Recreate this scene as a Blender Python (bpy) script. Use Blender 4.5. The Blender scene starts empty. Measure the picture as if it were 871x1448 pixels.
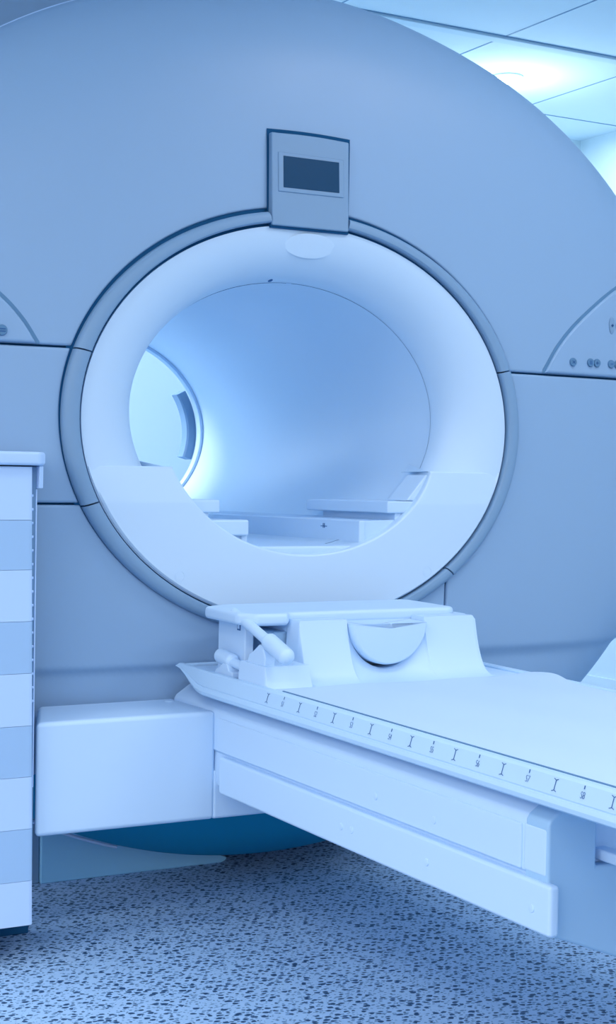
import bpy, bmesh, math, random
from mathutils import Vector, Matrix
random.seed(4)
PI = math.pi
sc = bpy.context.scene
COL = sc.collection
sin, cos, asin, acos, sqrt = math.sin, math.cos, math.asin, math.acos, math.sqrt

# ------------------------------------------------------------------ materials
def srgb(r, g, b):
    f = lambda c: (c / 255 / 12.92) if c / 255 <= .04045 else ((c / 255 + .055) / 1.055) ** 2.4
    return (f(r), f(g), f(b), 1)

def mat(name, col, rough=.45, spec=.4, metal=0, emit=None, noise=0, nscale=6, coat=0):
    m = bpy.data.materials.new(name); m.use_nodes = True
    nt = m.node_tree; b = nt.nodes['Principled BSDF']
    b.inputs['Base Color'].default_value = col
    b.inputs['Roughness'].default_value = rough
    b.inputs['Specular IOR Level'].default_value = spec
    b.inputs['Metallic'].default_value = metal
    b.inputs['Coat Weight'].default_value = coat
    if emit:
        b.inputs['Emission Color'].default_value = emit[0]
        b.inputs['Emission Strength'].default_value = emit[1]
    # faint plastic mottling in the roughness so no surface is perfectly uniform
    tc = nt.nodes.new('ShaderNodeTexCoord'); n = nt.nodes.new('ShaderNodeTexNoise')
    n.inputs['Scale'].default_value = nscale; n.inputs['Detail'].default_value = 4
    nt.links.new(tc.outputs['Object'], n.inputs['Vector'])
    mr = nt.nodes.new('ShaderNodeMapRange')
    mr.inputs['To Min'].default_value = rough - .04; mr.inputs['To Max'].default_value = rough + .06
    nt.links.new(n.outputs['Fac'], mr.inputs['Value']); nt.links.new(mr.outputs['Result'], b.inputs['Roughness'])
    if noise:
        bp = nt.nodes.new('ShaderNodeBump'); bp.inputs['Strength'].default_value = noise
        bp.inputs['Distance'].default_value = .002
        n2 = nt.nodes.new('ShaderNodeTexNoise'); n2.inputs['Scale'].default_value = 140
        nt.links.new(tc.outputs['Object'], n2.inputs['Vector'])
        nt.links.new(n2.outputs['Fac'], bp.inputs['Height']); nt.links.new(bp.outputs['Normal'], b.inputs['Normal'])
    return m

M = dict(
    white=mat('white_plastic', (.55, .73, .915, 1), .42),
    bore=mat('bore_plastic', (.59, .755, .91, 1), .36),
    cover=mat('gantry_plastic', (.29, .445, .63, 1), .42),
    ring=mat('ring_plastic', (.22, .36, .52, 1), .45),
    endc=mat('end_cover_plastic', (.36, .57, .77, 1), .5),
    dark=mat('dark_gasket', (.010, .085, .20, 1), .8, .1),
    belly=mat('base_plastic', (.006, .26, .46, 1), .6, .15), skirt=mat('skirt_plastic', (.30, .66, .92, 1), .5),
    tablew=mat('table_plastic', (.55, .735, .925, 1), .45),
    rail=mat('rail_metal', (.50, .70, .89, 1), .38),
    mattress=mat('sheet_vinyl', (.54, .69, .86, 1), .6, .25),
    mark=mat('mark_ink', (.05, .14, .32, 1), .7, .1),
    screen=mat('screen_glass', (.0005, .055, .13, 1), .35, .15),
    lcab=mat('cabinet_light', (.50, .68, .92, 1), .45),
    dcab=mat('cabinet_dark', (.36, .55, .78, 1), .45),
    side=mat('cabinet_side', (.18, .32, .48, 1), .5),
    button=mat('button_rubber', (.12, .25, .40, 1), .6, .2),
    wall=mat('wall_paint', (.66, .82, .90, 1), .8, .1),
    ceil=mat('ceiling_tile', (.72, .86, .93, 1), .85, .1, noise=.25),
    grid=mat('ceiling_grid', (.22, .38, .55, 1), .6, .2),
    sheen=mat('reflection_plastic', (.65, .81, .95, 1), .35), rear=mat('rear_plastic', (.27, .42, .59, 1), .6, .2),
    lamp=mat('lamp_glass', (.8, 1, 1, 1), .5, .1, emit=((.75, 1, 1, 1), 12)),
)

def floor_mat():
    m = bpy.data.materials.new('speckled_vinyl'); m.use_nodes = True
    nt = m.node_tree; N = nt.nodes; L = nt.links; b = N['Principled BSDF']
    tc = N.new('ShaderNodeTexCoord')
    def speck(scale, thr, seedloc, stretch):
        mp = N.new('ShaderNodeMapping'); mp.inputs['Location'].default_value = seedloc
        mp.inputs['Scale'].default_value = stretch; mp.inputs['Rotation'].default_value = (0, 0, .5)
        L.new(tc.outputs['Object'], mp.inputs['Vector'])
        nz = N.new('ShaderNodeTexNoise'); nz.inputs['Scale'].default_value = scale * 1.1
        L.new(mp.outputs['Vector'], nz.inputs['Vector'])
        mx = N.new('ShaderNodeVectorMath'); mx.operation = 'MULTIPLY_ADD'
        L.new(nz.outputs['Color'], mx.inputs[0]); mx.inputs[1].default_value = (.012, .012, 0)
        L.new(mp.outputs['Vector'], mx.inputs[2])
        v = N.new('ShaderNodeTexVoronoi'); v.voronoi_dimensions = '2D'
        v.inputs['Scale'].default_value = scale; v.inputs['Randomness'].default_value = 1
        L.new(mx.outputs[0], v.inputs['Vector'])
        sp = N.new('ShaderNodeSeparateColor'); L.new(v.outputs['Color'], sp.inputs['Color'])
        mu = N.new('ShaderNodeMath'); mu.operation = 'MULTIPLY'; L.new(sp.outputs['Red'], mu.inputs[0]); mu.inputs[1].default_value = thr
        sb = N.new('ShaderNodeMath'); sb.operation = 'SUBTRACT'; L.new(mu.outputs[0], sb.inputs[0]); L.new(v.outputs['Distance'], sb.inputs[1])
        mr = N.new('ShaderNodeMapRange'); mr.inputs['From Min'].default_value = -.02; mr.inputs['From Max'].default_value = .05
        L.new(sb.outputs[0], mr.inputs['Value'])
        return mr.outputs['Result']
    def mix(fac, a, c, k=1):
        x = N.new('ShaderNodeMix'); x.data_type = 'RGBA'
        if k != 1:
            mu = N.new('ShaderNodeMath'); mu.operation = 'MULTIPLY'; L.new(fac, mu.inputs[0]); mu.inputs[1].default_value = k; fac = mu.outputs[0]
        L.new(fac, x.inputs['Factor'])
        if isinstance(a, tuple): x.inputs['A'].default_value = a
        else: L.new(a, x.inputs['A'])
        x.inputs['B'].default_value = c
        return x.outputs['Result']
    nz = N.new('ShaderNodeTexNoise'); nz.inputs['Scale'].default_value = 60; nz.inputs['Detail'].default_value = 5
    L.new(tc.outputs['Object'], nz.inputs['Vector'])
    c = mix(nz.outputs['Fac'], FLOOR_A, FLOOR_B)
    c = mix(speck(80, .42, (3, 1, 0), (1, 1.3, 1)), c, (.075, .18, .33, 1), .75)
    c = mix(speck(50, .425, (0, 0, 0), (1, 1.35, 1)), c, (.008, .05, .13, 1), .97)
    L.new(c, b.inputs['Base Color'])
    b.inputs['Roughness'].default_value = .55; b.inputs['Specular IOR Level'].default_value = .3
    return m
FLOOR_A = (.33, .52, .72, 1); FLOOR_B = (.45, .64, .86, 1)
M['floor'] = floor_mat()

# ------------------------------------------------------------------ mesh helpers
class MB:
    """collects shapes, in world coordinates, for one mesh object"""
    def __init__(s): s.v = []; s.f = []
    def add(s, vs, fs):
        o = len(s.v); s.v += [tuple(p) for p in vs]; s.f += [tuple(i + o for i in f) for f in fs]; return s
    def bm_in(s, bm):
        bm.verts.index_update()
        s.add([v.co[:] for v in bm.verts], [[v.index for v in f.verts] for f in bm.faces]); bm.free(); return s
    def box(s, x0, x1, y0, y1, z0, z1, r=.004, seg=3):
        bm = bmesh.new(); bmesh.ops.create_cube(bm, size=1)
        for v in bm.verts:
            v.co = ((x0 + x1) / 2 + v.co.x * (x1 - x0), (y0 + y1) / 2 + v.co.y * (y1 - y0), (z0 + z1) / 2 + v.co.z * (z1 - z0))
        if r: bmesh.ops.bevel(bm, geom=bm.edges[:], offset=r, segments=seg, profile=.5, affect='EDGES')
        return s.bm_in(bm)
    def prism(s, poly, axis, a, b, r=.004, seg=3, ang=40):
        """polygon swept along an axis; poly in the two other coordinates (in x,y,z order)"""
        def P(p, t):
            if axis == 'x': return (t, p[0], p[1])
            if axis == 'y': return (p[0], t, p[1])
            return (p[0], p[1], t)
        bm = bmesh.new()
        A = [bm.verts.new(P(p, a)) for p in poly]; B = [bm.verts.new(P(p, b)) for p in poly]
        n = len(poly)
        bm.faces.new(A); bm.faces.new(B[::-1])
        for i in range(n): bm.faces.new((A[i], B[i], B[(i + 1) % n], A[(i + 1) % n]))
        bmesh.ops.recalc_face_normals(bm, faces=bm.faces[:])
        if r:
            ed = [e for e in bm.edges if e.calc_face_angle(0) > math.radians(ang)]
            bmesh.ops.bevel(bm, geom=ed, offset=r, segments=seg, profile=.5, affect='EDGES', clamp_overlap=True)
        return s.bm_in(bm)
    def grid(s, rows, close=False):
        n = len(rows[0]); vs = [p for r in rows for p in r]; fs = []
        for i in range(len(rows) - 1):
            for j in range(n if close else n - 1):
                k = (j + 1) % n
                fs.append((i * n + j, i * n + k, (i + 1) * n + k, (i + 1) * n + j))
        return s.add(vs, fs)
    def tube(s, path, rad, n=20, caps=True):
        """round bar along points; rad one value or one per point"""
        pts = [Vector(p) for p in path]; rr = rad if isinstance(rad, (list, tuple)) else [rad] * len(pts)
        rows = []; up = Vector((0, 0, 1))
        for i, p in enumerate(pts):
            d = (pts[min(i + 1, len(pts) - 1)] - pts[max(i - 1, 0)]).normalized()
            a = d.cross(up if abs(d.z) < .95 else Vector((1, 0, 0))).normalized(); b = d.cross(a)
            rows.append([tuple(p + a * (rr[i] * cos(2 * PI * k / n)) + b * (rr[i] * sin(2 * PI * k / n))) for k in range(n)])
        s.grid(rows, True)
        if caps:
            o = len(s.v) - n * len(rows)
            s.f.append(tuple(o + k for k in range(n))[::-1]); s.f.append(tuple(o + n * (len(rows) - 1) + k for k in range(n)))
        return s
    def build(s, name, material, parent=None, sharp=35, recalc=True):
        me = bpy.data.meshes.new(name)
        base = Vector(parent['_b']) if parent is not None else Vector((0, 0, 0))
        me.from_pydata([tuple(Vector(p) - base) for p in s.v], [], s.f)
        bm = bmesh.new(); bm.from_mesh(me)
        bmesh.ops.remove_doubles(bm, verts=bm.verts[:], dist=1e-6)
        if recalc: bmesh.ops.recalc_face_normals(bm, faces=bm.faces[:])
        bm.to_mesh(me); bm.free()
        me.materials.append(material)
        me.polygons.foreach_set('use_smooth', [True] * len(me.polygons))
        me.set_sharp_from_angle(angle=math.radians(sharp))
        o = bpy.data.objects.new(name, me); COL.objects.link(o)
        if parent is not None:
            o.parent = parent; o['_b'] = tuple(base)
        else: o['_b'] = (0, 0, 0)
        md = o.modifiers.new('normals', 'WEIGHTED_NORMAL'); md.keep_sharp = True
        return o

def thing(name, label, cat, loc, rot=(0, 0, 0), group=None):
    o = bpy.data.objects.new(name, None); COL.objects.link(o); o.empty_display_size = .1
    o.location = loc; o.rotation_euler = rot; o['_b'] = tuple(loc); o['label'] = label; o['category'] = cat
    if group: o['group'] = group
    return o
def tag(o, label, cat, group=None):
    o['label'] = label; o['category'] = cat
    if group: o['group'] = group
    return o
def struct(o): o['kind'] = 'structure'; return o
def smooth(t): t = max(0, min(1, t)); return t * t * (3 - 2 * t)
def lin(a, b, n): return [a + (b - a) * i / (n - 1) for i in range(n)]

# ------------------------------------------------------------------ the room
CZ = 3.0; BW = 3.1; RW = 3.45; LW = -4.2; FY = -6.0
def slab(name, x0, x1, y0, y1, z0, z1, m): return struct(MB().box(x0, x1, y0, y1, z0, z1, 0).build(name, m))
slab('floor', LW, RW, FY, BW, -.1, 0, M['floor'])
slab('ceiling', LW, RW, FY, BW, CZ, CZ + .1, M['ceil'])
slab('wall_back', LW - .1, RW + .1, BW, BW + .1, -.1, CZ + .1, M['wall'])
slab('wall_right', RW, RW + .1, FY, BW, -.1, CZ + .1, M['wall'])
# ceiling joints: the thin dark line beside a lighter flat strip, and the tile joints
g = MB()
for y in (1.70 + 1.015 * k for k in range(-7, 2)): g.box(LW, RW, y - .003, y + .003, CZ - .003, CZ + .001, 0)
for x in (1.90 + .82 * k for k in range(-7, 2)): g.box(x - .0035, x + .0035, FY, BW, CZ - .002, CZ + .001, 0)
struct(g.build('trim_1', M['grid']))
struct(MB().box(LW, RW, 1.706, 1.765, CZ - .012, CZ, .003).build('trim_2', M['wall']))
struct(MB().box(LW, RW, BW - .015, BW, 0, .09, .004).build('baseboard_back', M['wall']))
struct(MB().box(RW - .015, RW, FY, BW - .015, 0, .09, .004).build('baseboard_right', M['wall']))

# bright downlight that peeps over the scanner
dl = thing('ceiling_light', 'bright round ceiling downlight peeping over the scanner\'s upper right rim', 'light', (2.30, 2.23, CZ))
n = 40; rows = []
for r, z in ((.075, 0), (.078, -.006), (.072, -.012), (.06, -.012), (.058, -.004)):
    rows.append([(2.30 + r * cos(2 * PI * k / n), 2.23 + r * sin(2 * PI * k / n), CZ + z) for k in range(n)])
MB().grid(rows, True).build('trim_ring', M['wall'], dl)
rows = []
for r, z in ((.058, -.006), (.05, -.016), (.035, -.026), (.015, -.031), (.0005, -.032)):
    rows.append([(2.30 + r * cos(2 * PI * k / n), 2.23 + r * sin(2 * PI * k / n), CZ + z) for k in range(n)])
MB().grid(rows, True).build('bulb', M['lamp'], dl)

# ------------------------------------------------------------------ the scanner
XC = .010; ZC = 1.268
SA0, SB0, SB1 = .7025, .5705, 1.203
def A_(s, th=PI):        # the right half of the round front is a little wider than the left
    c = cos(th)
    a1 = 1.365 + .165 * smooth((c + .15) / .75) + .075 * sin(th) * smooth(c / .5)
    return SA0 + (a1 - SA0) * s
def B_(s): return SB0 + (SB1 - SB0) * s
def Y_(s): return .015 + .03 * s + .04 * s ** 3 + .13 * s ** 8
def dome(s, th, dy=0):
    x = XC + A_(s, th) * cos(th); z = ZC + B_(s) * sin(th)
    if sin(th) > 0: z += .026 * s * s * sin(th) ** 2 * smooth((cos(th) + .25) / .5)
    y = Y_(s) + dy
    if z < .66: y += .014 * smooth((.632 - z) / .016) * smooth((s - .02) / .1)     # the low shelf line across the face
    return (x, y, z)
def s_at(x, z):
    lo, hi = 0, 1.3
    for _ in range(50):
        m = (lo + hi) / 2
        th = math.atan2((z - ZC) / B_(m), (x - XC) / A_(m))
        for _k in range(4): th = math.atan2((z - ZC) / B_(m), (x - XC) / A_(m, th))
        if ((x - XC) / A_(m, th)) ** 2 + ((z - ZC) / B_(m)) ** 2 > 1: lo = m
        else: hi = m
    return lo
def dome_y(x, z): return Y_(s_at(x, z))

scan = thing('mri_scanner', 'large grey-blue MRI scanner with a wide white oval bore and a small dark display', 'scanner', (0, .42, 0))

ZS = 1.432; ZL2 = 1.043; XV = .470; XV2 = -.60
def th_zr(z): return lambda s: asin(max(-1, min(1, (z - ZC) / B_(s))))
def th_zl(z): return lambda s: PI - asin(max(-1, min(1, (z - ZC) / B_(s))))
def th_xb(x):
    def f(s):
        t = 2 * PI - acos((x - XC) / A_(s))
        for _k in range(6): t = 2 * PI - acos((x - XC) / A_(s, t))
        return t
    return f
panels = [
    ('upper_cover', th_zr(ZS), th_zl(ZS), 240),
    ('side_cover', th_zl(ZS), th_zl(ZL2), 60),
    ('lower_cover', th_zl(ZL2), th_xb(XV), 200),
    ('side_cover', th_xb(XV), lambda s: 2 * PI + th_zr(ZS)(s), 130),
]
def edge_drop(d, r=.008):
    return 0 if d >= r else r - sqrt(max(0, r * r - (r - d) ** 2))
svals = [0, .002, .005, .009, .014] + lin(.025, .85, 46) + lin(.86, 1, 26)
for nm, f1, f2, nt in panels:
    rows = []
    for i, s in enumerate(svals):
        t1, t2 = f1(s), f2(s)
        rad = sqrt((A_(s, t1) * sin(t1)) ** 2 + (B_(s) * cos(t1)) ** 2); rad2 = sqrt((A_(s, t2) * sin(t2)) ** 2 + (B_(s) * cos(t2)) ** 2)
        gap = .0028
        row = []
        ds = [0, 0, .0006, .0016, .0032, .0055, .0085]
        for k, d in enumerate(ds):
            th = t1 + (gap + d) / rad
            x, y, z = dome(s, th); row.append((x, y + edge_drop(d) + (.016 if k == 0 else 0), z))
        a, b = t1 + (gap + .0085) / rad, t2 - (gap + .0085) / rad2
        for k in range(1, nt): row.append(dome(s, a + (b - a) * k / nt))
        for k, d in list(enumerate(ds))[::-1]:
            th = t2 - (gap + d) / rad2
            x, y, z = dome(s, th); row.append((x, y + edge_drop(d) + (.016 if k == 0 else 0), z))
        dd = s * .7
        row = [(x, y + edge_drop(dd, .006), z) for x, y, z in row]
        if i == 0: rows.append([(x, y + .03, z) for x, y, z in row])
        rows.append(row)
    # wrap round the rim and back
    last = rows[-1]
    for dy, k in ((.025, 1.008), (.05, 1.011), (.075, 1.009), (.085, 1.004), (.087, .99)):
        rows.append([(XC + (x - XC) * k, y + dy, ZC + (z - ZC) * (k if z > ZC else min(k, 1.0))) for x, y, z in last])
    pm = MB().grid(rows)
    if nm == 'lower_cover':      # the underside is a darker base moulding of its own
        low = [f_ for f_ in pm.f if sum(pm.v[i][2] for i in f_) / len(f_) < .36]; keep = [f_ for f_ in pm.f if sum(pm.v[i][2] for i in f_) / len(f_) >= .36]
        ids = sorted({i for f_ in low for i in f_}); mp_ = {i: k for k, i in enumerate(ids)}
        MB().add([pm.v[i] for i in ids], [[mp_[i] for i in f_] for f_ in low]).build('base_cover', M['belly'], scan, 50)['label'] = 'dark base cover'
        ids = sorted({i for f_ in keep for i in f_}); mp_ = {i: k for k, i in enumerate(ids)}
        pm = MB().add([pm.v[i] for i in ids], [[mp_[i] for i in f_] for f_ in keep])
    pm.build(nm, M['cover'], scan, 50)
# dark backing behind the panel gaps
rows = [[dome(s, 2 * PI * k / 160, .017) for k in range(160)] for s in [0] + lin(.02, .97, 30)]
MB().grid(rows, True).build('gap_seal', M['dark'], scan)

# body behind the front cover and the flared rear end
def ell(a, b, y, zc, xc=XC, n=160, t0=0): return [(xc + a * cos(2 * PI * k / n), y, zc + b * sin(2 * PI * k / n)) for k in range(n)]
TA, TB, TZ = .476, .366, 1.286; TY0, TY1 = .13, 1.66
def rimrow(k, y): return [(XC + A_(1, 2 * PI * i / 160) * k * cos(2 * PI * i / 160), y, ZC + B_(1) * k * sin(2 * PI * i / 160) + (.024 * max(0, sin(2 * PI * i / 160)) ** 2 * smooth((cos(2 * PI * i / 160) + .25) / .5))) for i in range(160)]
rows = [rimrow(.82, .16), rimrow(.96, .25), rimrow(.998, .30), rimrow(1.004, .36), rimrow(1.006, .6), rimrow(1.006, .9), rimrow(1.004, 1.3), rimrow(.99, 1.5),
        rimrow(.93, 1.64), rimrow(.80, 1.74), rimrow(.64, 1.80), ell(.70, .56, 1.81, ZC), ell(.58, .46, 1.79, 1.275), ell(.51, .40, 1.75, TZ), ell(TA + .004, TB + .004, TY1, TZ)]
MB().grid(rows, True).build('rear_housing', M['rear'], scan, 50)

MB().prism([(-1.05, 2.2), (-.42, 2.2), (-.42, 2.55), (-.60, 2.93), (-1.05, 2.93)], 'y', .55, 1.25, .03, 4).build('turret', M['rear'], scan)
MB().tube([(p[0] * 1.0 + (p[0] - XC) * .009, p[1] + .046, p[2] + (p[2] - ZC) * .009) for p in [dome(1, math.radians(92 + 160 * k / 90)) for k in range(91)]], .0045, 10).build('rim_highlight', M['lcab'], scan)  # pale bead modelled in place of the light highlight along the rim
# white flared bore: funnel, tube
RA, RB = .6495, .5305
def fun(q, th):
    k = sin(q * PI / 2); y = .004 + (TY0 - .004) * (1 - cos(q * PI / 2))
    a = RA + (TA - RA) * k; b = RB + (TB - RB) * k; zc = 1.260 + (TZ - 1.260) * k
    return (XC + a * cos(th), y, zc + b * sin(th))
n = 200
rows = [[(x, .06, z) for x, y, z in [fun(0, 2 * PI * k / n) for k in range(n)]]] + [[fun(q, 2 * PI * k / n) for k in range(n)] for q in [0, .02] + lin(.05, 1, 40)]
MB().grid(rows, True).build('bore_funnel', M['bore'], scan, 60)
MB().grid([ell(TA - .0012, TB - .0012, TY0 - .001, TZ, n=n), ell(TA + .002, TB + .002, TY0 + .0025, TZ, n=n)], True).build('bore_seam', M['button'], scan)
rows = [ell(TA + .001, TB + .001, y, TZ, n=n) for y in [TY0 + .0018] + lin(.2, TY1, 20)]
MB().grid(rows, True).build('bore_tube', M['bore'], scan, 60)
# inward lip at the far end and the grab bar on it
rows = [ell(TA, TB, TY1 - .012, TZ, n=n), ell(TA - .010, TB - .010, TY1 - .012, TZ, n=n), ell(TA - .016, TB - .016, TY1, TZ, n=n), ell(TA - .010, TB - .010, TY1 + .02, TZ, n=n), ell(TA + .001, TB + .001, TY1 + .03, TZ, n=n)]
MB().grid(rows, True).build('rear_lip', M['white'], scan, 60)
bar = MB(); rows = []
for k in range(25):
    th = math.radians(-16 + 42 * k / 24)
    c, s_ = cos(th), sin(th)
    rows.append([(XC + (TA - .006 - d) * c, TY1 + .035 + e, TZ + (TB - .006 - d) * s_) for d, e in ((0, 0), (.03, 0), (.036, .006), (.036, .05), (.03, .056), (0, .056))])
bar.grid([list(r) for r in rows], True)
o0 = 0; bar.f.append(tuple(range(6))); bar.f.append(tuple(range(24 * 6, 25 * 6)))
bar.build('grab_bar', M['side'], scan)

# white front apron filling the lower part of the bore mouth
ZA = 1.136; CA, CB, CZC = .420, .338, 1.249
def apron_y(z): return -.0065 + .012 * max(0, (z - 1.048) / (ZA - 1.048))
to = asin((ZA - 1.260) / RB); ti = asin((ZA - CZC) / CB)
nt = 260; rows = []
ang_o = lambda t: PI - to + (PI + 2 * to) * t
ang_i = lambda t: PI - ti + (PI + 2 * ti) * t
fr = [0, .004, .012, .03] + lin(.08, .92, 28) + [.97]
for u in fr:
    row = []
    for k in range(nt + 1):
        t = k / nt; a, b = ang_o(t), ang_i(t)
        po = (XC + (RA - .001) * cos(a), 1.260 + (RB - .001) * sin(a)); pi_ = (XC + CA * cos(b), CZC + CB * sin(b))
        x = po[0] + (pi_[0] - po[0]) * u; z = po[1] + (pi_[1] - po[1]) * u
        kk = smooth(u / .03); row.append((x, apron_y(z) * kk - .001 * (1 - kk) + (.02 if u == 0 else 0) + edge_drop(u * .2, .004), z))
    rows.append(row)
for d, e in ((.004, .0004), (.001, .002), (0, .005), (-.001, .010)):
    rows.append([(XC + (CA + d) * cos(ang_i(k / nt)), apron_y(CZC + CB * sin(ang_i(k / nt))) + e, CZC + (CB + d) * sin(ang_i(k / nt))) for k in range(nt + 1)])
for w in (.3, .6, 1):
    rows.append([(XC + (CA + (TA - CA) * w) * cos(ang_i(k / nt)), .02 + .18 * w, (CZC + (TZ - CZC) * w) + (CB + (TB - CB) * w) * sin(ang_i(k / nt))) for k in range(nt + 1)])
ap = MB().grid(rows)
for side in (0, nt):      # the two flat upper ends, running back to the funnel
    fr_edge = [r[side] for r in rows[1:len(fr) + 4]]
    ap.grid([fr_edge, [(x, y + .005, z + .004) for x, y, z in fr_edge], [(x, .16, z + .002) for x, y, z in fr_edge]])
ap.build('bore_apron', M['bore'], scan, 24)
for x in (-.37, .39):
    b_ = MB(); rows = []
    for r, dy in ((.0145, .001), (.0142, -.0007), (.0128, -.0007), (.0122, .0007), (.0112, .0007), (.0106, -.0003), (.0005, -.0003)):
        rows.append([(x + r * cos(2 * PI * k / 24), -.0065 + dy, .86 + r * sin(2 * PI * k / 24)) for k in range(24)])
    b_.grid(rows, True).build('screw_cap', M['bore'], scan)
# dark gap line between the white mouth and the trim ring
MB().grid([ell(.690, .560, .0185, 1.262), ell(.714, .582, .0215, ZC)], True).build('ring_gasket', M['dark'], scan)
MB().grid([ell(RA - .006, RB - .006, .012, 1.261), ell(.662, .543, .012, 1.262)], True).build('bore_gasket', M['dark'], scan)
# trim ring in segments
R0A, R0B, R1A, R1B, RZ = .6555, .5365, .6985, .5665, 1.262
def thx(x, top, a=.677): t = acos((x - XC) / a); return t if top else 2 * PI - t
def thz(z, left, b=.552): t = asin((z - RZ) / b); return PI - t if left else t
cuts = [(thz(ZS, False), thx(.119, True)), (thx(-.118, True), thz(1.425, True)), (thz(1.425, True), thz(ZL2, True)),
        (thz(ZL2, True), thx(XV, False)), (thx(XV, False), 2 * PI + thz(ZS, False))]
prof = [(0, .05), (0, -.002), (.05, -.0075), (.14, -.0105), (.5, -.0115), (.80, -.0075), (.93, -.002), (.985, .004), (1, .009), (1, .05)]
for a, b in cuts:
    g_ = .0022 / .62; nn = max(12, int((b - a) * 40)); rows = []
    for k in range(nn + 1):
        th = a + g_ + (b - a - 2 * g_) * k / nn
        rows.append([(XC + (R0A + (R1A - R0A) * p) * cos(th), y, RZ + (R0B + (R1B - R0B) * p) * sin(th)) for p, y in prof])
    r_ = MB().grid(rows, True)
    m_ = len(prof); r_.f.append(tuple(range(m_))); r_.f.append(tuple(range(nn * m_, nn * m_ + m_)))
    r_.build('ring_segment', M['ring'], scan, 40)

# display box above the bore
dsp_poly = [(-.1175, 1.782), (.1175, 1.784), (.126, 2.030)] + [(.126 - .239 * k / 10, 2.030 + .004 * sin(PI * k / 10) ) for k in range(1, 10)] + [(-.113, 2.031)]
def lean(o):            # the display leans back with the cover
    for v in o.data.vertices: v.co.y += .019 * (v.co.z - 1.782) / .25      # (the base sits at floor height)
    return o
dp = lean(MB().prism(dsp_poly, 'y', -.0115, .045, .004).build('display', M['ring'], scan))
rows = []
for i in range(31):
    z = 1.790 + (2.0425 - 1.790) * i / 30; xl = -.1225 + .003 * i / 30; xr = .1285 + .0095 * i / 30
    rows.append([(xl + (xr - xl) * k / 30, min(.06, Y_(s_at(xl + (xr - xl) * k / 30, z))) - .0022, z + .0035 * sin(PI * k / 30) * (i / 30)) for k in range(31)])
MB().grid(rows).build('display_gasket_shadow', M['dark'], scan)
MB().prism([(-.119, 1.776), (.1205, 1.778), (.1205, 1.79), (-.119, 1.79)], 'y', -.004, .03, .001).build('display_gasket_shadow', M['dark'], scan)  # dark strip added as the shadow line below the display
fpoly = [(-.098, 1.873), (.104, 1.875), (.106, 1.980), (-.096, 1.980)]
dfr = lean(MB().prism(fpoly, 'y', -.0145, -.004, .0028).build('display_bezel', M['ring'], dp))
lean(MB().prism([(-.083, 1.885), (.0885, 1.887), (.090, 1.9705), (-.081, 1.970)], 'y', -.0156, -.013, .0006).build('screen', M['screen'], dp))['label'] = 'dark screen'

# control panels on both shoulders, their buttons
def on_dome(x, z, off): return (x, dome_y(x, z) - off, z)
def fan_panel(arc, zb, flip):
    """arc: (x,z) points from the seam upward; the panel lies between arc and seam"""
    def surf(grow, off, name, m, roll):
        rows = []
        nx, nz = 60, 26
        x0, x1 = arc[0][0], arc[-1][0]
        def top(x):
            for (xa, za), (xb, zb_) in zip(arc, arc[1:]):
                if min(xa, xb) - 1e-6 <= x <= max(xa, xb) + 1e-6: return za + (zb_ - za) * (x - xa) / (xb - xa)
            return arc[-1][1]
        sgn = 1 if x1 > x0 else -1
        for i in range(nx + 1):
            x = x0 + (x1 - x0) * (i / nx) ** 1.3
            zt = top(x) + grow * 1.3; xx = x - sgn * grow * (1 - i / nx)
            row = []
            for j in range(nz + 1):
                u = j / nz; u = u * u * (3 - 2 * u)
                z = zb + max(.0005, zt - zb) * u
                d = min((z - zb), (zt - z), abs(xx - (x0 - sgn * grow)) * .8)
                row.append(on_dome(xx, z, off - edge_drop(max(0, d), roll)))
            row = [(row[0][0], row[0][1] + off + .01, row[0][2])] + row + [(row[-1][0], row[-1][1] + off + .01, row[-1][2])]
            rows.append(row)
        return MB().grid(rows).build(name, m, scan, 40)
    surf(.007, .0016, 'panel_gasket', M['button'], .001)
    return surf(0, .008, 'control_panel', M['cover'], .008)
def spline(pts, n=40):       # smooth curve through the points
    out = []
    P = [(2 * pts[0][0] - pts[1][0], 2 * pts[0][1] - pts[1][1])] + pts + [(2 * pts[-1][0] - pts[-2][0], 2 * pts[-1][1] - pts[-2][1])]
    for i in range(1, len(P) - 2):
        for k in range(n // (len(pts) - 1) + 1):
            t = k / (n // (len(pts) - 1) + 1)
            f_ = lambda a, b, c, d: .5 * (2 * b + (c - a) * t + (2 * a - 5 * b + 4 * c - d) * t * t + (3 * b - a - 3 * c + d) * t ** 3)
            out.append((f_(*[p[0] for p in P[i - 1:i + 3]]), f_(*[p[1] for p in P[i - 1:i + 3]])))
    return out + [pts[-1]]
arcR = spline([(.812, 1.437), (.87, 1.52), (.955, 1.602), (1.095, 1.702), (1.22, 1.755)])
cpR = fan_panel(arcR, 1.4365, False)
arcL = spline([(-.752, 1.432), (-.792, 1.492), (-.852, 1.552), (-.98, 1.645), (-1.10, 1.70)])
cpL = fan_panel(arcL, 1.4365, True)
def button(x, z, rx, rz, parent, m='button', h=.006, name='button', t0=0, t1=2 * PI):
    rows = []; nb = 28; y0 = dome_y(x, z) - .008
    for k_, dy in ((1, .003), (1, -h * .6), (.9, -h), (.5, -h * 1.05), (.02, -h * 1.05)):
        rows.append([(x + rx * k_ * cos(2 * PI * k / nb), y0 + dy, z + rz * k_ * sin(2 * PI * k / nb)) for k in range(nb)])
    return MB().grid(rows, True).build(name, M[m], parent, 40)
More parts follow.
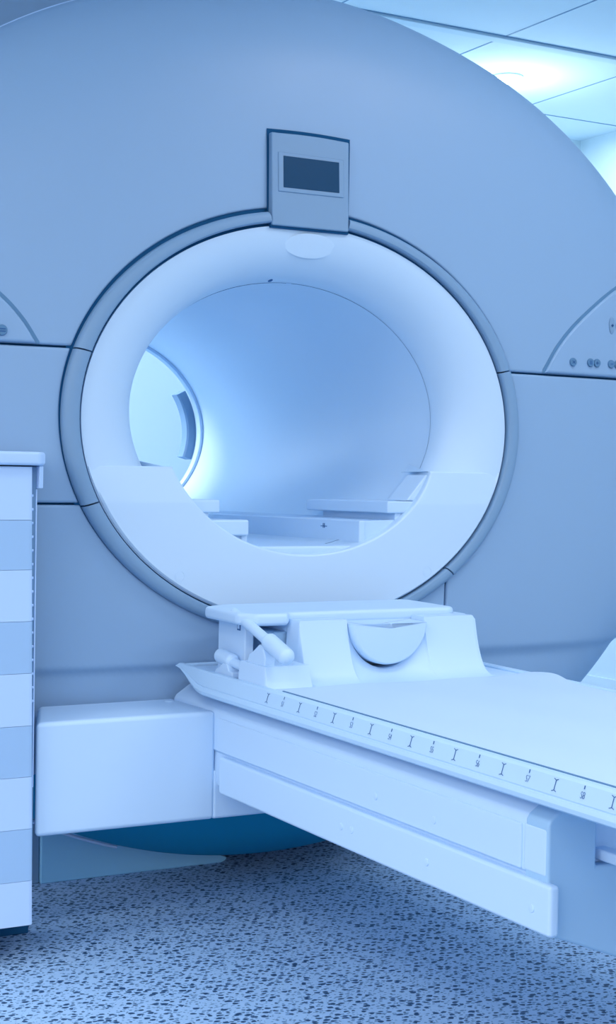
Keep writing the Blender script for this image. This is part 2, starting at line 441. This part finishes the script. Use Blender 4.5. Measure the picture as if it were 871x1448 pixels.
def symbol(bars, x, z, parent):
    g = MB(); y0 = dome_y(x, z) - .0145
    for ax, az, bx, bz in bars:
        dx, dz = bx - ax, bz - az; l = math.hypot(dx, dz); nx_, nz_ = -dz / l * .0012, dx / l * .0012
        g.prism([(x + ax + nx_, z + az + nz_), (x + bx + nx_, z + bz + nz_), (x + bx - nx_, z + bz - nz_), (x + ax - nx_, z + az - nz_)], 'y', y0 - .0005, y0 + .002, 0)
    return g.build('symbol', M['mark'], parent)
b1 = button(.915, 1.473, .0125, .0125, cpR)
symbol([(-.005, -.004, .005, .004), (-.005, .004, .005, -.004)], .915, 1.473, b1)
for x, bars in ((.984, [(-.006, .004, .004, .004), (-.006, 0, .004, 0), (-.006, -.004, .004, -.004)]), (1.010, [(-.005, 0, .005, 0), (-.005, 0, -.001, .004), (-.005, 0, -.001, -.004)]),
                (1.068, [(-.005, 0, .005, 0)]), (1.094, [(-.004, .003, .004, .003), (-.004, -.003, .004, -.003)]), (1.15, [(-.004, 0, .004, 0)])):
    symbol(bars, x, 1.475, button(x, 1.475, .0125, .0125, cpR))
for x, z, rx, rz in ((1.072, 1.592, .011, .026), (1.167, 1.592, .011, .026), (1.119, 1.640, .026, .011), (1.119, 1.544, .026, .011)):
    o = button(x, z, rx, rz, cpR, 'ring', .004)
symbol([(-.004, 0, .004, 0), (0, -.004, 0, .004)], 1.072, 1.592, cpR)
button(1.119, 1.592, .030, .030, cpR, 'button', .005, 'dial_rim'); button(1.119, 1.592, .026, .026, cpR, 'ring', .008, 'dial')
bl = button(-.842, 1.463, .0135, .0135, cpL); symbol([(-.008, .003, .008, .003), (-.008, -.003, .008, -.003)], -.842, 1.463, bl)
bl = button(-.892, 1.463, .0135, .0135, cpL); symbol([(-.006, 0, .006, 0)], -.892, 1.463, bl)

# skirts that fill the corner between the round body and the floor
MB().prism([(-.578, 0), (-.030, 0), (-.014, .006), (-.012, .014), (-.030, .021), (-.30, .16), (-.578, .30)], 'y', .415, .455, .003).build('floor_skirt', M['skirt'], scan)
MB().prism([(.600, 0), (.45, .05), (.5, .12), (.62, .2), (.90, .36), (1.02, .36), (1.02, 0)], 'y', .425, .465, .003).build('floor_skirt', M['skirt'], scan)
MB().box(-.70, -.579, .425, .50, 0, .30, .004).build('skirt_return', M['side'], scan)
MB().box(-.45, .45, .55, 1.5, 0, .12, .01).build('base_plinth', M['dark'], scan)

# inside the bore: side rails and the sunken track with its two walls
for sgn in (-1, 1):
    x0, x1 = (.268, .445) if sgn > 0 else (-.425, -.248)
    yb = .47 if sgn > 0 else .60
    MB().box(x0, x1, .012, yb, 1.022, 1.056, .005).build('bore_rail', M['white'], scan)
    MB().box(x0 + (.03 if sgn > 0 else .004), x1 - (.004 if sgn > 0 else .03), .02, yb - .05, 1.000, 1.0225, .002).build('rail_bracket', M['white'], scan)
    wx = .172 * sgn + XC
    MB().box(min(wx, wx + .02 * sgn), max(wx, wx + .02 * sgn), .02, TY1 - .05, .925, 1.002, .005).build('track_wall', M['white'], scan)
    fx = wx + .02 * sgn - .004 * sgn; ex = .335 * sgn + XC
    poly = [(fx, .935), (ex, .985), (ex, 1.006), (fx, 1.000)]
    MB().prism(poly if sgn > 0 else poly[::-1], 'y', .025, TY1 - .05, .002).build('track_ledge', M['white'], scan)
MB().box(XC - .172, XC + .172, .012, TY1 - .05, .905, .934, .008).build('track_floor', M['white'], scan)
MB().box(-.315, -.165, .006, .05, .962, 1.004, .006).build('track_stop', M['white'], scan)
MB().prism([(.335, 1.057), (.425, 1.057), (.45, 1.130), (.40, 1.130)], 'y', .02, .12, .004).build('rail_end', M['bore'], scan)
# tiny sensor marks and a pale reflection patch
tm = MB().box(.1805, .1822, .196, .230, .9800, .9820, .0003)
tm.box(.1805, .1822, .2085, .2105, .976, .9895, .0003).box(.1805, .1822, .2155, .2175, .976, .9895, .0003).build('track_mark', M['mark'], scan)
def fun_spot(q, deg, w, h, m, nm):
    p = Vector(fun(q, math.radians(deg))); p1 = Vector(fun(q + .02, math.radians(deg))); p2 = Vector(fun(q, math.radians(deg) + .02))
    u = (p2 - p).normalized(); v = (p1 - p).normalized(); nrm = u.cross(v).normalized()
    if nrm.y > 0: nrm = -nrm
    g = MB(); rows = []
    for k_, e in ((1, -.001), (1, .001), (.8, .002), (.02, .002)):
        rows.append([tuple(p + u * (w * k_ * cos(2 * PI * j / 20)) + v * (h * k_ * sin(2 * PI * j / 20)) + nrm * e) for j in range(20)])
    return g.grid(rows, True).build(nm, M[m], scan)
fun_spot(.86, 98.5, .006, .010, 'mark', 'bore_sensor')
fun_spot(.24, 90, .078, .034, 'sheen', 'reflection_patch')  # lamp reflection on the funnel, put in as a paler raised patch
fun_spot(.985, 90, .008, .006, 'white', 'bore_sensor')

# ------------------------------------------------------------------ the patient table (slightly inclined to its foot)
TILT = math.radians(.96)
PV = (0, -.25, 0)
tbl = thing('patient_table', 'long white patient table with a numbered side rail, docked to the scanner', 'table', PV, (TILT, 0, 0))
# inclined frame -> all table parts share it; the beam and foot are levelled back
HW = .37
MB().prism([(-HW + .042, .575), (-HW + .006, .551), (-HW, .541), (-HW, .448), (-HW + .006, .446), (-HW + .006, .442), (-.366, .40), (-.36, .36), (HW, .36), (HW, .541), (HW - .006, .551), (HW - .042, .575)], 'y', -1.490, .028, .012).build('table_body', M['tablew'], tbl)
MB().box(-.382, -.36, -1.535, -.262, .352, .441, .007).build('side_panel', M['tablew'], tbl)
MB().box(-.3745, -.36, -1.440, -.235, .449, .530, .004).build('side_panel', M['tablew'], tbl)
for y in (-1.486, ):
    MB().box(-.3735, -.355, -1.512, -1.446, .449, .534, .006).build('corner_cover', M['tablew'], tbl)
# foot end cover with its dipping lower edge, and the recess in it
EY = -1.515
endp = [(-.3725, .541), (-.3725, .352), (-.372, .348), (-.20, .283), (-.02, .205), (.20, .12), (.372, .12), (.372, .541), (.372, .541)]
endp = [(-.3725, .352), (-.20, .287), (-.02, .212), (.20, .12), (.3725, .12), (.3725, .460), (-.265, .460), (-.265, .571), (-.335, .571), (-.3665, .5505), (-.3725, .541)]
ec = MB().prism(endp, 'y', EY, -1.45, .006).build('end_cover', M['endc'], tbl)
MB().box(-.30, .37, -1.47, -1.452, .45, .572, .002).build('end_recess', M['side'], tbl)
MB().box(-.252, -.224, -1.9, -1.45, .466, .486, .004).build('slide_bar', M['white'], tbl)
MB().box(.224, .252, -1.9, -1.45, .466, .486, .004).build('slide_bar', M['white'], tbl)
for (y, z, x) in ((-.96, .482, -.3745), (-1.17, .478, -.3745), (-.84, .396, -.382), (-.882, .398, -.382), (-1.16, .396, -.382), (-1.485, .392, -.382)):
    rows = []
    for r, dx in ((.0075, .002), (.0075, -.0008), (.0065, -.0018), (.003, -.0022), (.0003, -.0022)):
        rows.append([(x + dx, y + r * cos(2 * PI * k / 20), z + r * sin(2 * PI * k / 20)) for k in range(20)])
    MB().grid(rows, True).build('screw', M['tablew'], tbl)
# bearing strips between body and cradle
for x in (-.30, .26): MB().box(x, x + .04, -1.48, -.1, .570, .582, .002).build('runner', M['side'], tbl)
# cradle
CY0, CY1 = -2.35, -.03
MB().prism([(CY0, .582), (-.17, .582), (-.085, .612), (CY1 - .01, .630), (CY0, .630)], 'x', -.374, .374, .003).build('cradle', M['tablew'], tbl)
# side rails with a stepped section and a boat-shaped nose
prof = [(-.366, .622), (-.366, .634), (-.370, .6375), (-.382, .6375), (-.3865, .633), (-.3955, .6035), (-.3945, .6010), (-.3985, .5985), (-.4015, .591), (-.3995, .583), (-.392, .5785), (-.366, .5785)]
def rail(sgn, nm):
    rows = []
    for y in [CY0, -2.0, -1.5, -1.0, -.6, -.3, -.19, -.16, -.12, -.08, -.045, -.025, -.018]:
        k = smooth(max(0, min(1, (y + .19) / .172))) if y > -.19 else 0
        row = []
        for x, z in prof:
            zz = z + (.6375 - z) * (k * .86 if z < .636 else 0)
            xx = x + (-.366 - x) * k * .35
            row.append((xx * -sgn, y, zz))
        rows.append(row)
    r = MB().grid(rows, True); m_ = len(prof)
    r.f.append(tuple(range(m_))); r.f.append(tuple(range((len(rows) - 1) * m_, len(rows) * m_)))
    return r.build(nm, M['rail'], tbl, 25)
rl = rail(-1, 'side_rail'); rail(1, 'side_rail')
MB().box(-.3668, -.3622, CY0, -.545, .629, .6386, .0006).build('edge_gap_shade', M['button'], tbl)  # dark strip in place of the shaded gap at the sheet edge
# head-end lip of the cradle between the rails
MB().box(-.366, .366, -.036, -.020, .618, .637, .004).build('head_lip', M['rail'], tbl)

# numbers and ticks on the rail
def P_rail(a, h):      # a: along the rail towards the foot, h: 0..1 up the slanted face
    z = .6045 + (.632 - .6045) * h; x = -.3952 + (-.3868 + .3952) * h
    return (x - .0007, -a, z)
def bar_rail(mk, a0, h0, a1, h1, w):
    p, q = Vector(P_rail(a0, h0)), Vector(P_rail(a1, h1)); d = (q - p).normalized(); nrm = Vector((-.956, 0, .292)); s_ = d.cross(nrm) * w / 2
    vs = [p + s_, q + s_, q - s_, p - s_]; vs = vs + [v + nrm * .0006 for v in vs]
    mk.add(vs, [(0, 1, 2, 3), (4, 5, 6, 7), (0, 1, 5, 4), (1, 2, 6, 5), (2, 3, 7, 6), (3, 0, 4, 7)]); return mk
STEP = .1475; A1 = .594
for k in range(1, 12):
    a = A1 + STEP * (k - 1)
    bar_rail(MB(), a, .80, a, 1.02, .0018).build('scale_tick', M['mark'], rl, recalc=False)
    cu = bpy.data.curves.new('txt', 'FONT'); cu.body = 'S%d' % k; cu.size = .0175; cu.align_x = 'CENTER'; cu.space_character = .95; cu.extrude = .0002; cu.offset = -.0004
    ob = bpy.data.objects.new('txt', cu); COL.objects.link(ob)
    bpy.context.view_layer.update()
    me = bpy.data.meshes.new_from_object(ob.evaluated_get(bpy.context.evaluated_depsgraph_get()))
    vs = []
    up = (Vector(P_rail(0, 1)) - Vector(P_rail(0, 0))).normalized()
    for v in me.vertices:
        p = Vector(P_rail(a, .24)) + Vector((0, -1, 0)) * v.co.x * .72 + up * v.co.y + Vector((-.956, 0, .292)) * (.0005 + v.co.z)
        vs.append(p)
    MB().add(vs, [tuple(p.vertices) for p in me.polygons]).build('scale_number', M['mark'], rl, recalc=False)
    bpy.data.objects.remove(ob); bpy.data.curves.remove(cu); bpy.data.meshes.remove(me)
for k in range(0, 12):
    a = A1 + STEP * (k - .5); mk = MB()
    bar_rail(mk, a, .25, a, .86, .0011)
    for h, d in ((.18, .26), (.93, .85)):
        bar_rail(mk, a - .006, h, a, d, .001); bar_rail(mk, a, d, a + .006, h, .001)
    mk.build('scale_tick', M['mark'], rl, recalc=False)

# support beam from the cabinet side to the table, and the foot (level, so their own frame is untilted)
def level(o):          # undo the parent's incline for parts that stand level
    o.matrix_parent_inverse = Matrix.Rotation(-TILT, 4, 'X'); return o
level(MB().box(-.372, .30, -.2195, .025, .2795, .40, .008).build('beam_extension', M['tablew'], tbl))
level(MB().prism([(-.8265, -.22), (-.366, -.22), (-.366, .034), (-.7310, .034)], 'z', .279, .543, .012, 4).build('support_beam', M['tablew'], tbl))
rows = []
for r, dz in ((.013, -.002), (.013, .001), (.010, .003), (.0005, .003)): rows.append([(-.40 + r * cos(2 * PI * k / 20), -.02 + r * sin(2 * PI * k / 20), .543 + dz) for k in range(20)])
level(MB().grid(rows, True).build('beam_cap', M['tablew'], tbl))
level(MB().box(.27, .362, -1.445, -1.36, 0, .37, .01).build('foot', M['endc'], tbl))

# ------------------------------------------------------------------ sheet on the cradle
mat_t = .0055
sh = MB(); rows = []
ys = lin(-.50, -2.34, 120)
for y in ys:
    xr = .352 + .006 * sin(y * 9) + .028 * math.exp(-((y + .56) / .09) ** 2)
    row = []
    for k in range(61):
        u = k / 60; x = -.3615 + (xr + .3615) * u
        z = .630 + mat_t + .0022 * sin(7 * y + 3 * x) * u + .0016 * sin(19 * x + 4 * y) * sin(PI * u)
        z += .010 * math.exp(-((y + .56) / .09) ** 2) * smooth((u - .8) / .2)
        row.append((x, y, max(z, .6312)))
    row = [(row[0][0], y, .6302)] + row + [(row[-1][0] + .001, y, .6302)]
    rows.append(row)
rows = [[(x, y + .003, .6302) for x, y, z in rows[0]]] + rows
so = tag(sh.grid(rows).build('table_sheet', M['mattress'], None, 60), 'smooth pale sheet lying flat on the patient table', 'sheet')
so.data.transform(Matrix.Translation(-Vector(PV))); so.location = PV; so.rotation_euler = (TILT, 0, 0)

# ------------------------------------------------------------------ head holder on the table head
hh = thing('head_holder', 'white moulded head holder with U-shaped cradle and side handles on the table head', 'head holder', (0, -.25, .630), (TILT, 0, 0))
def hp(x):       # height of the front saddle above the table
    if x < -.372: return 0
    if x < -.366: return .05 * smooth((x + .372) / .006)
    if x < -.246: return .05
    if x < -.238: return .05 + .103 * smooth((x + .246) / .008)
    R = .112
    if abs(x - .004) < R: return .153 - .130 * (1 - ((x - .004) / R) ** 2) ** .5 * 1.0
    if x < .262: return .145
    if x < .272: return .145 - .010 * smooth((x - .262) / .010)
    t = (x - .272) / .052
    return max(0, .135 * (1 - min(1, t)) ** 4.5)
def hg(y):
    if y < -.53: return 0
    if y < -.40: return ((y + .53) / .13) ** 4.5
    return 1
xs = [-.3725, -.372, -.3705, -.369, -.3675, -.366] + lin(-.36, -.25, 8) + [-.246, -.244, -.242, -.240, -.238] + lin(-.23, -.115, 9) + \
     [.004 + .112 * cos(PI - PI * k / 40) for k in range(0, 41)] + lin(.122, .262, 10) + [.265, .268, .271, .272] + [.272 + .052 * k / 24 for k in range(1, 25)]
ysf = [-.53, -.52, -.51, -.50, -.49, -.48, -.47, -.46, -.45, -.44, -.43, -.42, -.412, -.406, -.402, -.40, -.396, -.39, -.37, -.345]
B0 = .6305
rows = []
for y in ysf:
    row = []
    for x in xs:
        h = hp(x); g = hg(y)
        if x < -.246: g = max(hg(y), smooth((y + .485) / .012)) if y > -.485 else hg(y)   # the low left block ends in a steep face
        row.append((x, y, B0 + h * g + .0006))
    rows.append(row)
rows.append([(x, -.343, B0 + hp(x) - .003) for x in xs]); rows.append([(x, -.343, B0) for x in xs])
MB().grid(rows).build('saddle', M['white'], hh, 40)
# round head cushion sitting in the U
rows = []; nn = 36
cush = [(x_, z_) for x_, z_ in [(.004 + .1085 * cos(PI + PI * k / nn), .765 + .1015 * sin(PI + PI * k / nn)) for k in range(nn + 1)]]
def cush_row(y, k): return [(.004 + (x - .004) * k, y, .765 + (z - .765) * k) for x, z in cush]
rows = [cush_row(-.425, .02), cush_row(-.425, .93), cush_row(-.421, .98), cush_row(-.412, 1.0), cush_row(-.38, 1.0), cush_row(-.3435, 1.0)]
c_ = MB().grid(rows)
c_.grid([[r[0] for r in rows], [((r[0][0] + r[-1][0]) / 2, r[0][1], r[0][2] - .012) for r in rows], [r[-1] for r in rows]])
c_.build('cushion', M['white'], hh, 40)
# deck behind, in two steps
dk = [(-.365, -.315), (-.335, -.362), (-.25, -.365), (-.235, -.3435), (.235, -.3435), (.255, -.33), (.255, -.13), (.235, -.105), (-.30, -.105), (-.365, -.14)]
MB().prism(dk, 'z', .762, .792, .010, 4, 20).build('deck', M['white'], hh)
dk2 = [(-.24, -.342), (.275, -.342), (.300, -.325), (.300, -.14), (.28, -.11), (-.24, -.11)]
MB().prism(dk2, 'z', .742, .772, .006, 3, 20).build('deck_step', M['white'], hh)
MB().box(-.325, -.30, -.285, -.14, .631, .770, .004).build('side_post', M['white'], hh)
MB().box(-.27, .27, -.33, -.13, .631, .744, .004).build('core', M['endc'], hh)
MB().box(-.3265, -.3245, -.262, -.246, .742, .764, .0004).build('caution_label', M['mark'], hh)
MB().box(-.3272, -.3262, -.259, -.249, .746, .759, .0002).build('caution_label', M['white'], hh)
# upper handle: thin rod out of the deck with a thick round-ended grip
X = -.345
def capsule(p, q, r):
    p, q = Vector(p), Vector(q); d = (q - p); L_ = d.length; d = d / L_
    pts = []; rr = []
    for k in range(7): a = PI / 2 * k / 6; pts.append(p + d * (r * .8 * (1 - cos(a)))); rr.append(max(.0004, r * sin(a)))
    for k in range(7): a = PI / 2 * (1 - k / 6); pts.append(q - d * (r * .8 * (1 - cos(a)))); rr.append(max(.0004, r * sin(a)))
    return MB().tube([tuple(v) for v in pts], rr, 24)
h1 = MB().tube([(X, -.265, .787), (X, -.33, .770), (X, -.45, .7345)], .0125, 20).build('handle_rod', M['white'], hh)
capsule((X, -.435, .741), (X, -.545, .707), .0205).build('grip', M['white'], h1)
h2 = MB().tube([(X, -.24, .669), (X, -.39, .654)], .0115, 20).build('handle_rod', M['white'], hh)
capsule((X, -.185, .676), (X, -.272, .667), .0185).build('grip', M['white'], h2)
MB().prism([(-.295, .631), (-.195, .631), (-.205, .645), (-.225, .652), (-.245, .664), (-.262, .664), (-.275, .648), (-.295, .645)], 'x', -.362, -.328, .003).build('handle_mount', M['white'], hh)
MB().prism([(-.45, .675), (-.36, .675), (-.37, .700), (-.395, .712), (-.42, .728), (-.44, .722), (-.452, .70)], 'x', -.358, -.330, .004).build('handle_mount', M['white'], hh)

# ------------------------------------------------------------------ striped cabinet at the left edge
cab = thing('striped_cabinet', 'tall pale blue cabinet with lighter and darker horizontal bands at the left edge', 'cabinet', (-1.1, -.15, 0))
sx = lambda y: -.838 + (y + .25) * .36
body = [(-1.45, -.235), (sx(-.235) - .004, -.235), (sx(.0) - .004, .0), (-1.45, .0)]
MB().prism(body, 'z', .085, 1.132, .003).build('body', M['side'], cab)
zb = [1.131, 1.010, .897, .780, .662, .543, .427, .309, .191, .090]
for i in range(9):
    fb = MB().prism([(-1.45, -.252), (-.848, -.2525), (-.8405, -.249), (-.8385, -.243), (-.8385, -.234), (-1.45, -.234)], 'z', zb[i + 1] + .0004, zb[i] - .0004, 0)
    fb.v = [(x - .0135 * (z - .1), y, z) for x, y, z in fb.v]; fb.build('front_band', M['lcab' if i % 2 == 0 else 'dcab'], cab)
MB().prism([(-1.47, -.268), (-.842, -.268), (-.823, -.252), (-.822, -.22), (sx(.0) + .012, .002), (-1.47, .002)], 'z', 1.134, 1.165, .007, 3, 30).build('lid', M['lcab'], cab)
MB().prism([(-.8384, -.2545), (-.826, -.246), (-.824, -.20), (-.834, -.20), (-.8384, -.2345)], 'z', 1.082, 1.133, .002).build('corner_bracket', M['lcab'], cab)
for k in range(16):
    z = 1.065 - .0312 * k; y = -.239; x = -.8385 - .0135 * (z - .1)
    MB().tube([(x - .003, y, z), (x + .0042, y - .001, z)], .0033, 10).build('rivet', M['lcab'], cab)
MB().box(-.8400, -.8370, -.2375, -.230, .40, 1.08, .0008).build('edge_strip', M['lcab'], cab)
MB().prism([(-1.42, -.014), (sx(-.014) - .012, -.014), (sx(.0) - .012, .0), (-1.42, .0)], 'z', 0, .087, .003).build('plinth', M['dark'], cab)
for x in (-1.36, -1.02):
    cw = MB(); cw.tube([(x - .014, -.17, .036), (x + .014, -.17, .036)], .036, 28).build('caster', M['button'], cab)
    MB().box(x - .020, x + .020, -.195, -.145, .068, .087, .003).build('caster_fork', M['side'], cab)

# ------------------------------------------------------------------ light
def area(loc, rot, sx_, sy_, power, col):
    l = bpy.data.lights.new('ceiling_fill', 'AREA'); l.shape = 'RECTANGLE'; l.size = sx_; l.size_y = sy_; l.energy = power; l.color = col
    o = bpy.data.objects.new('ceiling_fill', l); COL.objects.link(o); o.location = loc; o.rotation_euler = rot; return o
CL = (.96, .96, 1)
for x, y, p in ((-2.6, -3.0, 26), (-.4, -3.2, 26), (1.6, -3.0, 26), (-2.6, -1.2, 20), (.9, -1.2, 20), (-1.0, 2.4, 115), (2.7, 2.5, 13)):  # unseen lamps added under the ceiling as fill; the rear ones brighten the bore
    area((x, y, CZ - .03), (0, 0, 0), 1.1, .55, p, CL)
pl = bpy.data.lights.new('downlight', 'POINT'); pl.energy = 10; pl.color = (.85, 1, 1); pl.shadow_soft_size = .05
po = bpy.data.objects.new('downlight', pl); COL.objects.link(po); po.location = (2.30, 2.23, CZ - .30)
w = bpy.data.worlds.new('World'); sc.world = w; w.use_nodes = True
# world light through the open front, with fill added from the unwalled left
wn = w.node_tree; bg = wn.nodes['Background']; bg.inputs['Color'].default_value = (.94, .96, 1.03, 1)
tc = wn.nodes.new('ShaderNodeTexCoord'); dt = wn.nodes.new('ShaderNodeVectorMath'); dt.operation = 'DOT_PRODUCT'
wn.links.new(tc.outputs['Generated'], dt.inputs[0]); dt.inputs[1].default_value = (-.86, -.50, -.05)
mr = wn.nodes.new('ShaderNodeMapRange'); mr.interpolation_type = 'SMOOTHSTEP'
mr.inputs['From Min'].default_value = .1; mr.inputs['From Max'].default_value = 1; mr.inputs['To Min'].default_value = 1.15; mr.inputs['To Max'].default_value = 3.4
wn.links.new(dt.outputs['Value'], mr.inputs['Value']); sx3 = wn.nodes.new('ShaderNodeSeparateXYZ'); wn.links.new(tc.outputs['Generated'], sx3.inputs[0])
hz = wn.nodes.new('ShaderNodeMapRange'); hz.interpolation_type = 'SMOOTHSTEP'      # world light dimmed at low angles to deepen the shade underneath
hz.inputs['From Min'].default_value = -.12; hz.inputs['From Max'].default_value = .42; hz.inputs['To Min'].default_value = .08
wn.links.new(sx3.outputs['Z'], hz.inputs['Value'])
ml = wn.nodes.new('ShaderNodeMath'); ml.operation = 'MULTIPLY'; wn.links.new(mr.outputs['Result'], ml.inputs[0]); wn.links.new(hz.outputs['Result'], ml.inputs[1])
wn.links.new(ml.outputs[0], bg.inputs['Strength'])

# ------------------------------------------------------------------ camera
YAW, ROLL, F, HY = math.radians(29.53), math.radians(.766), 2219., 684.5
cd = bpy.data.cameras.new('camera'); cam = bpy.data.objects.new('camera', cd); COL.objects.link(cam)
f = Vector((sin(YAW), cos(YAW), 0)); r = Vector((cos(YAW), -sin(YAW), 0)); u = Vector((0, 0, 1))
rr_ = r * cos(ROLL) + u * sin(ROLL); uu = -r * sin(ROLL) + u * cos(ROLL)
cam.matrix_world = Matrix(((rr_.x, uu.x, -f.x, -2.065), (rr_.y, uu.y, -f.y, -3.658), (rr_.z, uu.z, -f.z, 1.1), (0, 0, 0, 1)))
cd.sensor_fit = 'VERTICAL'; cd.sensor_height = 36; cd.lens = F / 1448 * 36
cd.shift_y = -(724 - HY) / 1448
cd.clip_start = .05; cd.clip_end = 100
sc.camera = cam
sc.cycles.max_bounces = 10; sc.cycles.diffuse_bounces = 6
vs = sc.view_settings; vs.view_transform = 'Standard'; vs.look = 'None'; vs.gamma = 1; vs.use_curve_mapping = False
vs.exposure = -.15
for o in bpy.data.objects:
    if '_b' in o: del o['_b']
